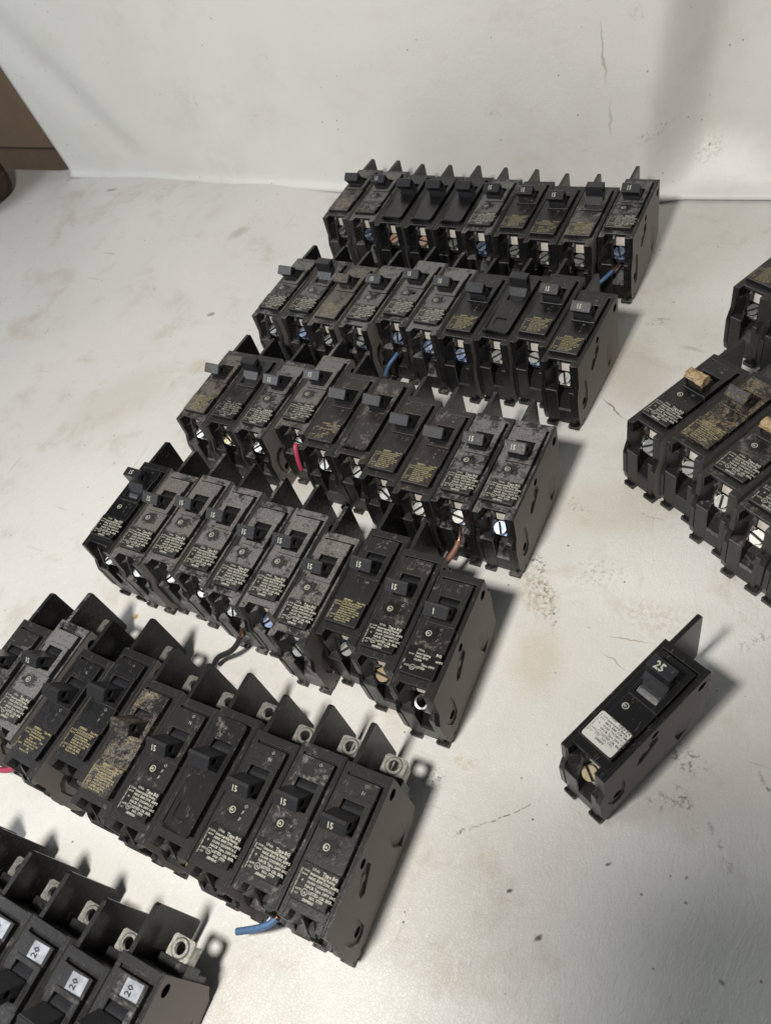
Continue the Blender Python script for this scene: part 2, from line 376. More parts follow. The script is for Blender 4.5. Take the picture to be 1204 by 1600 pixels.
def m_clamp():
    bm = bmesh.new(); t = bmesh.new()
    q = AX.to_track_quat('Z', 'Y').to_matrix().to_4x4(); q.translation = SC
    cyl(t, (0, 0, -2.1), 4.2, 1.0, seg=24)
    box(t, -3.9, 3.9, -4.4, 4.4, -4.6, -3.1, .4); box(t, -3.6, 3.6, -4.2, -2.6, -10, -4.4, .3)
    box(t, -3.9, -2.9, -3.8, 3.8, -9.5, -4.5, .2); box(t, 2.9, 3.9, -3.8, 3.8, -9.5, -4.5, .2)
    t.transform(q); me = bpy.data.meshes.new('t'); t.to_mesh(me); t.free(); bm.from_mesh(me); bpy.data.meshes.remove(me)
    return finish('wire_clamp', bm, 40)
def m_collar():
    bm = bmesh.new(); t = bmesh.new()
    q = AX.to_track_quat('Z', 'Y').to_matrix().to_4x4(); q.translation = SC
    n = 26
    for (ra, za, rb, zb) in ((4.3, -8, 4.3, 1.6), (4.3, 1.6, 3.9, 2.0), (3.9, 2.0, 2.9, 1.7), (2.9, 1.7, 2.8, -6)):
        A = [t.verts.new((ra*math.cos(2*math.pi*i/n), ra*math.sin(2*math.pi*i/n), za)) for i in range(n)]
        B = [t.verts.new((rb*math.cos(2*math.pi*i/n), rb*math.sin(2*math.pi*i/n), zb)) for i in range(n)]
        for i in range(n): t.faces.new((A[i], A[(i+1) % n], B[(i+1) % n], B[i]))
    t.transform(q); me = bpy.data.meshes.new('t'); t.to_mesh(me); t.free(); bm.from_mesh(me); bpy.data.meshes.remove(me)
    return finish('collar', bm, 30)
def m_tag():
    bm = bmesh.new()
    box(bm, 11.2, 19.2, 5.6, 6.4, 46.0, 54.6, .15, ('X', R(-4)), (15, 6, 54))
    return finish('insulator_tag', bm)

# ------------------------------------------------------------------ lettering
def textmesh(items, name, z=0, place=None):
    """items: (string, x, y, size, rot, bold, align)"""
    bm = bmesh.new()
    for it in items:
        s, x, y, size, rot, off, al = (list(it)+['LEFT'])[:7]
        c = bpy.data.curves.new('t', 'FONT'); c.body = s; c.size = size; c.resolution_u = 1; c.align_x = al; c.offset = off*size; c.fill_mode = 'FRONT'
        o = bpy.data.objects.new('t', c); me = bpy.data.meshes.new_from_object(o)
        me.transform(Matrix.Translation((x, y, z)) @ Matrix.Rotation(R(rot), 4, 'Z'))
        bm.from_mesh(me); bpy.data.objects.remove(o); bpy.data.curves.remove(c); bpy.data.meshes.remove(me)
    return bm
def wwidth(wd):
    k = ('w', wd)
    if k not in MESH:
        c = bpy.data.curves.new('t', 'FONT'); c.body = wd; c.size = 1; c.resolution_u = 1
        o = bpy.data.objects.new('t', c); me = bpy.data.meshes.new_from_object(o)
        MESH[k] = max(v.co.x for v in me.vertices)
        bpy.data.objects.remove(o); bpy.data.curves.remove(c); bpy.data.meshes.remove(me)
    return MESH[k]
MESH = {}
def words(lines, keep=1., seed=0, jit=0):
    rnd = random.Random(seed); out = []
    for s, x, y, size, rot, off in lines:
        adv = 0
        for wd in s.split(' '):
            if wd and rnd.random() < keep: out.append((wd, x+adv*math.cos(R(rot)), y+adv*math.sin(R(rot)), size, rot, off))
            adv += wwidth(wd)*size+size*.30
    return out
def flat_ring(bm, x, y, r0, r1, z): ring(bm, (x, y, z), r0, r1, 22)
ZL = 60.38
LA = [('1 Pole', 7.3, 22.0, 1.75, 0, .02), ('Type BQ', 13.2, 21.6, 2.25, 0, .035),
      ('Interrupting Rating', 7.3, 20.0, 1.75, 0, .03), ('MAX. RMS SYM. AMPS', 7.3, 18.1, 1.7, 0, .03),
      ('10,000 120/240V.A.C', 7.3, 16.2, 1.7, 0, .03), ('HACR Type, 240V 60C', 7.3, 14.3, 1.7, 0, .03),
      ('LISTED CIR. BKR.', 10.2, 12.2, 1.75, 0, .03), ('NO. 7779', 11.6, 10.4, 1.75, 0, .03), ('SIEMENS', 8.8, 8.65, 1.6, 0, .03)]
LAV = [('USE 40C WIRE ONLY CU/AL', 2.9, 9.2, 1.0, 90, .02), ('CU/AL', 3.4, 20.6, 1.2, 0, .02), ('#14-8', 3.4, 18.9, 1.2, 0, .02), ('60/75', 3.4, 12.0, 1.3, 0, .02), ('CU', 3.6, 10.2, 1.3, 0, .02),
       ('+', 4.2, 15.6, 2.6, 0, .0)]
LB = [('SIEMENS', 7.0, 22.7, 1.55, 0, .03), ('I-T-E Circuit Breaker', 7.0, 21.1, 1.5, 0, .03), ('Type BQ', 15.6, 22.6, 1.5, 0, .03),
      ('Interrupting Rating', 7.0, 18.2, 1.35, 0, .03), ('10 kA at 120/240V max.', 7.0, 16.7, 1.35, 0, .03),
      ('HACR type 40C CU-AL', 7.0, 15.2, 1.35, 0, .03), ('60/75C wire UL CSA', 7.0, 13.7, 1.35, 0, .03),
      ('1 Pole 240 V max.', 7.0, 12.2, 1.35, 0, .03), ('LISTED CIR. BKR.', 7.0, 10.7, 1.35, 0, .03), ('Made in U.S.A.', 7.0, 9.2, 1.35, 0, .03)]
LBV = LAV[:5]
def m_labelA(keep, seed):
    bm = textmesh(words(LA, keep, seed)+words(LAV, keep, seed+5), 'a', ZL)
    flat_ring(bm, 8.3, 12.1, 1.35, 1.6, ZL)
    b2 = textmesh([('UL', 7.45, 11.45, 1.5, 0, .03)], 'b', ZL); me = bpy.data.meshes.new('t'); b2.to_mesh(me); b2.free(); bm.from_mesh(me); bpy.data.meshes.remove(me)
    return finish('label_print', bm)
def m_labelB(keep, seed):
    bm = textmesh(words(LB, keep, seed)+words(LBV, keep, seed+5), 'a', ZL)
    if keep > .6:
        for yy in (20.35, 19.75):
            vs = [bm.verts.new(p) for p in ((7, yy, ZL), (18.6, yy, ZL), (18.6, yy+.22, ZL), (7, yy+.22, ZL))]; bm.faces.new(vs)
    return finish('label_print', bm)
def m_mark():
    bm = textmesh([('SA', 7.65, 32.9, 1.7, 0, .04)], 'm', 59.62)
    flat_ring(bm, 8.9, 33.5, 1.35, 1.75, 59.62)
    return finish('maker_mark', bm)
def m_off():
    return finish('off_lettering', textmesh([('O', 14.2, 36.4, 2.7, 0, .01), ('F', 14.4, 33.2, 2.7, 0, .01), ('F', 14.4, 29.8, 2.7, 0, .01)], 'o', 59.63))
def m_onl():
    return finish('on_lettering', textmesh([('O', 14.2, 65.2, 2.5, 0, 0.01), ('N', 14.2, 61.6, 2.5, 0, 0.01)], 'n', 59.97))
def m_rating(s, on=False, size=4.4, sx=1.):
    bm = textmesh([(s, 0, 0, size, 0, .025, 'CENTER')], 'r', 0)
    yc = 49.6
    # the tilted numbered face of the handle
    a = Vector((yc-10.4, 69.3)); b = Vector((yc-5.4, 73.6))
    if on: a = Vector(turn(*a)); b = Vector(turn(*b))
    d = (b-a).normalized(); nrm = Vector((-d.y, d.x)) * (1 if not on else 1)
    if nrm.y < 0: nrm = -nrm
    for v in bm.verts:
        u, t = v.co.x, v.co.y
        base = a + d*(3.3+(t-size*.36)) + nrm*.06
        v.co = Vector((10.8+u*.82, base.x, base.y))
    return finish('rating_number', bm)
def m_sticker20():
    bm = bmesh.new(); box(bm, 10.4, 20.2, 60.0, 67.4, 59.85, 60.0, 0, ('Z', R(3)), (15, 64, 60))
    return finish('foil_label', bm)
def m_num20():
    return finish('number', textmesh([('20', 15.6, 60.7, 4.8, 90, .025)], 'n', 60.04))
def m_paperlabel():
    bm = bmesh.new(); pts = []
    for cx, cy, a0 in ((19.6, 10.0, -90), (19.6, 23.2, 0), (4.2, 23.2, 90), (4.2, 10.0, 180)):
        for k in range(4): a = R(a0+30*k); pts.append((cx+1.2*math.cos(a), cy+1.2*math.sin(a)))
    prism(bm, pts, 60.25, 60.45, 'z'); return finish('paper_label', bm)

def G(k, f, *a):
    if k not in MESH: MESH[k] = f(*a)
    return MESH[k]

SEED = [0.0]
def part(name, me, m, parent, p, label=None):
    if not me.materials:
        me.materials.append(m)
        if m in (PL, PLG, PLS): me.materials.append(EDGE)
        elif me.name.startswith('screw'): me.materials.append(SHADE_INK)
        elif not me.name.startswith('side_shell'):
            for f in me.polygons: f.material_index = 0
    o = bpy.data.objects.new(name, me); col.objects.link(o); o.parent = parent
    if me.materials[0] != m:
        o.material_slots[0].link = 'OBJECT'; o.material_slots[0].material = m
    o['seed'] = p['seed']; o['dust'] = p['dust']; o['brown'] = p['brown']; o['tan'] = p['tan']; o['wear'] = p['wear']
    if label: o['label'] = label
    return o

def breaker(pos, label, group, style='A', num='15', on=False, dust=.5, brown=.3, tan=0., wear=.3, screw='zinc', tab=False, fin=True, keep=1., mark=True, gloss=False, tanh=None, chip=False, onoff=True, bars=False, wipe=.85):
    x, y, deg = pos; SEED[0] += 1.37; t = R(deg); c, s = math.cos(t), math.sin(t)
    root = bpy.data.objects.new('circuit_breaker', None); col.objects.link(root); root.empty_display_size = .01
    root.location = ((x+c*CX-s*CY)*S, (y+s*CX+c*CY)*S, 0.0003); root.rotation_euler = (0, 0, t)
    root['label'] = label; root['category'] = 'circuit breaker'
    if group: root['group'] = group
    p = dict(seed=SEED[0], dust=dust, brown=brown, tan=tan, wear=wear)
    def q(**k): d = dict(p); d.update(k); return d
    hp = q(dust=min(dust*.85, .62), tan=tan*.35)
    h = part('housing', G('housing', m_housing), PL, root, hp)
    part('side_shell', G('shell', m_shell), SHM, root, q(dust=.25, brown=max(.35, brown), tan=0))
    pk = {'A': 'label', 'B': 'label', 'S': 'label', 'P': 'label', 'R': 'round', 'W': 'window'}[style]
    pl = part('cover_plate', G('plate'+pk, m_plate, pk), PLG if gloss or style in 'RW' else PL, root, p)
    pl['wipe'] = wipe if style == 'A' else 0.0
    if style == 'A': part('label_print', G('A%s' % keep, m_labelA, keep, int(keep*100)), INKW, pl, q(dust=0, tan=0, wear=wear+.12))
    if style == 'B': part('label_print', G('B%s' % keep, m_labelB, keep, int(keep*100)), INKY, pl, q(dust=0, tan=0))
    if style == 'P':
        lb = part('paper_label', G('paper', m_paperlabel), WLAB, pl, p)
        me = G('Apaper', m_labelA, 1.0001, 7)
        o = part('label_print', me, INKB, pl, p); o.location = (.0000, .0006, .00012); o.scale = (.86, .93, 1)
    if style in 'AP' and mark: part('maker_mark', G('mark', m_mark), INKW, pl, q(wear=wear))
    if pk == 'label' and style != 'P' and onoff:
        part('off_lettering', G('off', m_off), EMB_GLINT, pl, q(wear=.12 if bars else .8))  # low value leaves the painted glint showing, high value hides it
        if style != 'S': part('on_lettering', G('onl', m_onl), EMB_GLINT, pl, q(wear=.12 if bars else .8))
    if style == 'S':
        st = part('foil_label', G('foil', m_sticker20), STK, pl, p)
        part('label_number', G('n20', m_num20), SHADE_INK, pl, p)
    ht = tanh if tanh is not None else tan
    hd = part('handle', G('hbr', m_broken) if chip else G('hon' if on else 'hoff', m_handle, on), PLS, root, q(dust=dust*.34, tan=ht))
    if num: part('rating_number', G(('num', num, on), m_rating, num, on, 4.6 if num != '25' else 6.2), INKW, hd, q(wear=wear*.6))
    if chip:
        hd.material_slots[0].link = 'OBJECT'; hd.material_slots[0].material = CHIP
    sm = {'zinc': ZINC, 'blue': BLUE, 'gold': GOLD, 'rust': RUST}.get(screw, ZINC)
    if screw == 'none': part('terminal_collar', G('collar', m_collar), ZINC, root, p)
    else:
        k = int(SEED[0]*7) % 6
        part('terminal_screw', G(('screw', k), m_screw, k), sm if screw != 'blue' or k % 2 else ZINC, root, p)
        part('wire_clamp', G('clamp', m_clamp), BLUE if screw == 'blue' else ZINC, root, p)
    part('insulator_tag', G('tag', m_tag), PAPER, root, p)
    if fin: part('barrier_fin', G('fin', m_fin), PL, root, q(dust=dust*.6, tan=0))
    if tab: part('line_terminal', G('tab', m_tab), TABM, root, p)
    return root

# ------------------------------------------------------------------ where each breaker stands (mm, mm, degrees)
ORD = ['first', 'second', 'third', 'fourth', 'fifth', 'sixth', 'seventh', 'eighth', 'ninth', 'tenth']
ROWS = {
 'back row': [[-418.1,506.3,.5],[-389.7,505.1,.4],[-360.7,500.2,.8],[-331.8,499.7,.9],[-303.7,499.7,.8],[-276.8,497.7,.9],[-247.6,496.2,.8],[-220.6,491.3,-.1],[-192.4,491.7,.5],[-164.9,504.1,.1]],
 'second row from the back': [[-414.0,373.0,-1.9],[-384.8,374.5,-2.5],[-357.5,370.7,-2.2],[-329.1,373.5,-1.7],[-300.8,383.5,-2.4],[-272.2,378.6,-1.9],[-243.7,375.0,-2.2],[-216.5,378.3,-2.9],[-189.5,381.4,-2.8],[-162.2,366.7,-3.2]],
 'third row from the back': [[-410.8,255.4,-.6],[-383.5,255.4,.1],[-355.2,254.9,-1.0],[-325.3,265.9,-.4],[-296.0,252.8,.1],[-268.8,252.8,-.6],[-241.8,240.8,-.6],[-214.6,235.9,-.5],[-187.4,236.9,-.7],[-159.3,236.3,-.2]],
 'fourth row from the back': [[-409.5,136.6,0],[-381.1,134.9,.2],[-354.0,138.4,.8],[-325.2,136.1,1.2],[-297.0,130.9,.7],[-269.7,131.9,1.1],[-241.5,121.3,1.1],[-213.7,131.6,.6],[-186.2,124.2,1.6],[-158.8,117.2,1.4]],
 'fifth row from the back': [[-409.8,-.1,0],[-382.8,9.1,-.6],[-353.8,-2.5,-1.0],[-324.7,7.8,.5],[-296.3,-3.5,1.2],[-268.6,-5.0,1.2],[-241.6,-1.6,1.0],[-213.8,-5.6,1.2],[-186.6,-1.6,1.1],[-159.2,-2.2,1.3]],
 'nearest row at the bottom left': [[-359.5,-132.0,.3],[-331.9,-130.1,.3],[-304.0,-131.0,.6],[-276.5,-130.2,.3],[-248.3,-131.8,.7],[-220.2,-122.1,1.3]],
}
# (style, number, options, look) for every breaker, left to right
D = dict
SPEC = {
 'back row': [
  ('B', '', D(dust=.62, brown=.8, keep=.55, screw='zinc'), 'dusty brown breaker with faded label'),
  ('A', '15', D(dust=.80, brown=.2, keep=.7, wear=.6, screw='blue'), 'grey dusty breaker marked 15'),
  ('R', '', D(dust=.16, brown=.5, screw='rust'), 'plain black breaker with orange rusty screw'),
  ('R', '', D(dust=.18, brown=.5, screw='rust'), 'plain black breaker with reddish rusty screw'),
  ('R', '', D(dust=.18, brown=.5, screw='zinc'), 'plain black breaker with dull steel screw'),
  ('A', '15', D(dust=.68, brown=.1, screw='blue'), 'breaker marked 15 with grey dust smears'),
  ('B', '15', D(dust=.34, brown=.6, tan=.60, screw='zinc'), 'black breaker with orange tan stained label'),
  ('B', '15', D(dust=.30, brown=.5, keep=.8, screw='zinc', wear=.35), 'black breaker marked 15 with worn yellowish label'),
  ('B', '', D(dust=.58, brown=.7, on=True, screw='zinc'), 'brown dusty breaker with tall raised handle'),
  ('A', '15', D(dust=.60, brown=.3, screw='blue'), 'dusty breaker marked 15 with a blue wire stub, end one')],
 'second row from the back': [
  ('A', '', D(dust=.64, brown=0, keep=1., wear=.3, screw='zinc'), 'bluish grey dusty breaker with white label print'),
  ('A', '', D(dust=.62, brown=0, screw='blue', on=True), 'bluish grey dusty breaker with dark raised handle'),
  ('B', '', D(dust=.75, brown=1., tan=.08, keep=.8, wear=.55, screw='zinc', tanh=.74), 'brown dusty breaker with rusty chipped handle'),
  ('A', '15', D(dust=.74, brown=.1, screw='blue'), 'pale dusty breaker marked 15'),
  ('A', '15', D(dust=.72, brown=0, screw='blue'), 'grey dusty breaker marked 15 with blue wire stub'),
  ('A', '15', D(dust=.80, brown=0, screw='blue'), 'heavily grey dusted breaker marked 15'),
  ('B', '', D(dust=.22, brown=.5, gloss=True, screw='blue'), 'glossy black breaker with gold label print'),
  ('W', '', D(dust=.16, brown=.3, on=True, screw='zinc'), 'plain black breaker with raised handle and square window'),
  ('B', '15', D(dust=.20, brown=.4, gloss=True, screw='blue'), 'clean black breaker marked 15 with gold label print'),
  ('B', '15', D(dust=.16, brown=.4, gloss=True, screw='zinc'), 'glossy black end breaker with gold label print')],
 'third row from the back': [
  ('B', '', D(dust=.62, brown=1., tan=.62, keep=1., screw='zinc'), 'mud stained brown breaker with pale label'),
  ('A', '', D(dust=.34, brown=.9, on=True, wear=.6, mark=False, screw='gold'), 'brown breaker with raised handle and faint label'),
  ('A', '15', D(dust=.60, brown=.1, screw='zinc'), 'dusty breaker marked 15 with bright label print'),
  ('A', '15', D(dust=.90, brown=.5, wear=.5, screw='zinc'), 'light grey dusty breaker marked 15 with pink wire'),
  ('B', '', D(dust=.44, brown=.9, keep=.45, wear=.6, screw='zinc'), 'dark brown breaker with mostly worn off label'),
  ('R', '', D(dust=.50, brown=1., screw='zinc'), 'brown breaker with smooth rounded cover and no label'),
  ('B', '', D(dust=.36, brown=1., screw='zinc', wear=.35), 'brownish black breaker with speckled gold label'),
  ('B', '', D(dust=.46, brown=1., screw='zinc', wear=.35), 'brown speckled breaker with gold label print'),
  ('A', '15', D(dust=.62, brown=.1, screw='blue'), 'dusty breaker marked 15 with brown wire stub'),
  ('A', '15', D(dust=.66, brown=.2, screw='blue'), 'dusty end breaker marked 15 with blue white screw')],
 'fourth row from the back': [
  ('A', '15', D(dust=.12, brown=0, on=True, gloss=True, screw='zinc', wear=.1), 'glossy black breaker with raised handle'),
  ('A', '15', D(dust=.88, brown=.6, wear=.35, screw='zinc'), 'grey brown dusty breaker marked 15'),
  ('A', '15', D(dust=.80, brown=.5, screw='zinc', wear=.1), 'dusty breaker marked 15 with dark scuffs by the mark'),
  ('A', '15', D(dust=.74, brown=.2, screw='blue', wear=.3), 'dusty breaker with large bright 15 on its handle'),
  ('A', '15', D(dust=.72, brown=.1, screw='zinc', wear=.05), 'dusty breaker marked 15 with black wire stub'),
  ('A', '15', D(dust=.76, brown=.3, screw='blue', wear=.1), 'dusty breaker marked 15 with blue screw below'),
  ('A', '15', D(dust=.70, brown=.5, screw='blue', wear=.1), 'brown dusty breaker marked 15 with black patches'),
  ('B', '15', D(dust=.40, brown=.6, screw='blue', wear=.15), 'dark breaker marked 15 with gold label print'),
  ('A', '15', D(dust=.38, brown=.9, screw='gold', wear=.05), 'clean brownish breaker marked 15 with tan screw'),
  ('A', '1', D(dust=.34, brown=.9, keep=.5, wear=.2, screw='none'), 'end breaker with half worn label and empty terminal')],
 'fifth row from the back': [
  ('A', '', D(dust=.50, brown=.4, tab=False, screw='zinc'), 'dark grey breaker cut off by the left frame edge'),
  ('A', '15', D(dust=.86, brown=.05, screw='zinc', wear=.1), 'light grey dusty breaker marked 15'),
  ('B', '', D(dust=.26, brown=.4, keep=.75, wear=.3, screw='zinc', gloss=True), 'black breaker with chipped handle and patchy label'),
  ('B', '', D(dust=.24, brown=.5, screw='zinc', gloss=True, wear=.05), 'black breaker with bright gold label'),
  ('B', '', D(dust=.40, brown=.6, tan=.755, screw='zinc', gloss=True, wear=0), 'breaker caked with tan mud on its handle'),
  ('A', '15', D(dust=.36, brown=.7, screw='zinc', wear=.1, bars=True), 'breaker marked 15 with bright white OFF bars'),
  ('W', '', D(dust=.34, brown=.7, screw='zinc'), 'breaker with smooth cover and small square window'),
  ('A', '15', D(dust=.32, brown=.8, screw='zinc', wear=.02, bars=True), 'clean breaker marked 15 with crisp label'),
  ('A', '15', D(dust=.48, brown=.6, screw='zinc', wear=.05), 'scuffed breaker marked 15 with blue wire stub'),
  ('A', '15', D(dust=.36, brown=.8, screw='zinc', wear=.02), 'large looking end breaker marked 15')],
 'nearest row at the bottom left': [('S', '', D(dust=.38, brown=.3, screw='zinc', keep=.6), 'breaker with silver 20 label')]*6,
}
for rn, poses in ROWS.items():
    n = len(poses)
    for i, (po, (st, num, kw, look)) in enumerate(zip(poses, SPEC[rn])):
        kw = dict(kw)
        if rn.startswith(('fifth', 'nearest')): kw['tab'] = True
        if rn.startswith('third') and i == 5: kw['fin'] = False
        if rn.startswith('fourth') and i == 9: kw['fin'] = False
        if rn.startswith('nearest'):
            kw['dust'] = .30+.05*(i % 3)
        where = 'last' if i == n-1 else ORD[i]+' from left'
        if rn.startswith('nearest'):
            where = ['leftmost', 'second from left', 'third from left', 'fourth from left', 'next to last', 'rightmost'][i]
            lab = f'{look}, {where} in nearest row'
        else:
            short = {'back row': 'back row', 'second row from the back': 'second row from back', 'third row from the back': 'third row from back',
                     'fourth row from the back': 'fourth row from back', 'fifth row from the back': 'fifth row from back'}[rn]
            lab = f'{look}, {where} in {short}'
        wds = lab.split(' ')
        if len(wds) > 16: lab = f'{look}, {ORD[i]} in {short}'
        breaker(po, lab, 'circuit breakers lined up in rows', st, num, **kw)
breaker([-64.9, 119.5, -24.0], 'single black breaker marked 25 with white paper label, standing apart on the cloth', None, 'P', '25', on=True, dust=.07, brown=.2, screw='gold', gloss=False, wear=0)
GR = [([-92.0,326.8,-28.2], D(dust=.16, brown=.3, tan=.04, chip=True, gloss=True, wear=.05), 'A', '', 'black breaker with broken tan handle, leftmost of the right group'),
      ([-65.7,315.6,-27.6], D(dust=.30, brown=.5, tan=.79, gloss=True, screw='zinc'), 'B', '', 'breaker splashed with tan mud, second in the right group'),
      ([-43.0,295.5,-26.9], D(dust=.48, brown=.9, tan=.45, chip=True, screw='zinc', wear=.3), 'A', '', 'brown dusty breaker with broken tan handle, third in the right group'),
      ([-20.5,276.3,-27.0], D(dust=.50, brown=.9, tan=.1, screw='zinc', wear=.35, keep=.7), 'A', '', 'brown dusty breaker cut by the right frame edge, fourth in right group'),
      ([4.4,263.5,-27.0], D(dust=.40, brown=.7, screw='zinc'), 'B', '', 'dark breaker at the right frame edge, last of the right group'),
      ([-58.4,459.8,-26.9], D(dust=.42, brown=.9, tan=.1, screw='zinc', wear=.3), 'B', '', 'dusty breaker standing behind the right group, its left corner in view'),
      ([-33.2,444.5,-27.0], D(dust=.36, brown=.7, screw='zinc'), 'B', '', 'dark breaker at the upper right frame edge, only its terminal visible')]
for po, kw, st, num, lab in GR:
    breaker(po, lab, 'circuit breakers in the group at the right', st, num, **kw)

# ------------------------------------------------------------------ wire stubs left in terminals
def tube_mesh(name, pts, r, seg=10):
    bm = bmesh.new(); P = [Vector(p) for p in pts]; rings = []
    for i, p in enumerate(P):
        d = (P[min(i+1, len(P)-1)]-P[max(i-1, 0)]).normalized()
        q = d.to_track_quat('Z', 'Y').to_matrix()
        rings.append([bm.verts.new(p+q @ Vector((r*math.cos(2*math.pi*k/seg), r*math.sin(2*math.pi*k/seg), 0))) for k in range(seg)])
    for a, b in zip(rings, rings[1:]):
        for k in range(seg): bm.faces.new((a[k], a[(k+1) % seg], b[(k+1) % seg], b[k]))
    bm.faces.new(rings[0][::-1]); bm.faces.new(rings[-1])
    bmesh.ops.recalc_face_normals(bm, faces=bm.faces[:])
    me = bpy.data.meshes.new(name); bm.to_mesh(me); bm.free()
    for p in me.polygons: p.use_smooth = True
    me.set_sharp_from_angle(angle=R(50)); return me
def curve(pts, n=14):
    P = [Vector(p) for p in pts]; out = []
    for i in range(n+1):
        t = i/n*(len(P)-1); k = min(int(t), len(P)-2); f = t-k
        a, b, c, d = P[max(k-1, 0)], P[k], P[k+1], P[min(k+2, len(P)-1)]
        out.append(.5*((2*b)+(c-a)*f+(2*a-5*b+4*c-d)*f*f+(3*b-a-3*c+d)*f**3))
    return out
def wire(pts, core, m, label, r=.00165, mcore=None):
    pts = [Vector(p) for p in pts]; root = bpy.data.objects.new('wire_stub', None); col.objects.link(root); root.empty_display_size = .01
    root.location = pts[0]; root['label'] = label; root['category'] = 'wire'; root['group'] = 'cut wire stubs left in terminals'
    c = curve([p-pts[0] for p in pts])
    k = int(len(c)*core)
    for nm, pp, rr, mm in (('copper_core', c[:k+2], r*.55, mcore or COP), ('insulation', c[k:], r, m)):
        if len(pp) < 2: continue
        me = tube_mesh(nm, pp, rr); me.materials.append(mm); o = bpy.data.objects.new(nm, me); col.objects.link(o); o.parent = root; o['seed'] = 3.1
def term(pos, dx=14.9, dy=0., dz=34.):
    x, y, deg = pos; t = R(deg); c, s = math.cos(t), math.sin(t)
    return ((x+c*dx-s*dy)*S, (y+s*dx+c*dy)*S, dz*S)
def wdef(rn, i, offs, core, m, lab, dx=14.9, r=.00165, dy=0, dz=34):
    b = Vector(term(ROWS[rn][i], dx, dy, dz)); wire([b]+[b+Vector(o)*S for o in offs], core, m, lab, r)
wdef('back row', 9, [(-3, -7, -2), (-9, -14, -6), (-13, -17, -9)], .38, W_BLUE, 'short blue wire stub in the end terminal of the back row')
wdef('second row from the back', 4, [(0, -7, -1), (-4, -15, -5), (-7, -21, -12)], .32, W_BLUE, 'blue wire stub hanging from the fifth breaker of the second row')
wdef('third row from the back', 3, [(.5, -3, 5), (1, -4.5, 7), (2.2, -8, 3), (3.2, -11, -5), (3.8, -12, -10)], .1, W_PINK, 'pink wire stub standing in a terminal of the third row', r=.0018, dz=40)
wdef('third row from the back', 8, [(2, -7, -1), (1, -14, -5), (-2, -24, -8)], .42, W_BROWN, 'brown wire stub with bare copper end, in the third row', r=.0018)
wdef('fourth row from the back', 4, [(-1, -8, -8), (-6, -15, -14), (-14, -21, -17), (-17, -25, -21)], .22, W_BLACK, 'curved black wire stub poking out below the fourth row', r=.0019, dz=28)
wdef('fifth row from the back', 8, [(-3, -5, -1), (-10, -10, -3), (-19, -15, -5)], .12, W_BLUE2, 'straight blue wire stub sticking out below the fifth row', r=.0019, dz=19, dx=11, dy=-3)
wdef('fifth row from the back', 1, [(-2, -8, -6), (-12, -15, -12), (-26, -18, -16)], .1, W_PINK, 'red pink wire end at the left frame edge below the fifth row', r=.0018)
wdef('fifth row from the back', 6, [(1, -2.5, 0), (3, -4, -1)], .1, W_YEL, 'tiny yellow wire end deep in a terminal of the fifth row', r=.0014, dz=36)

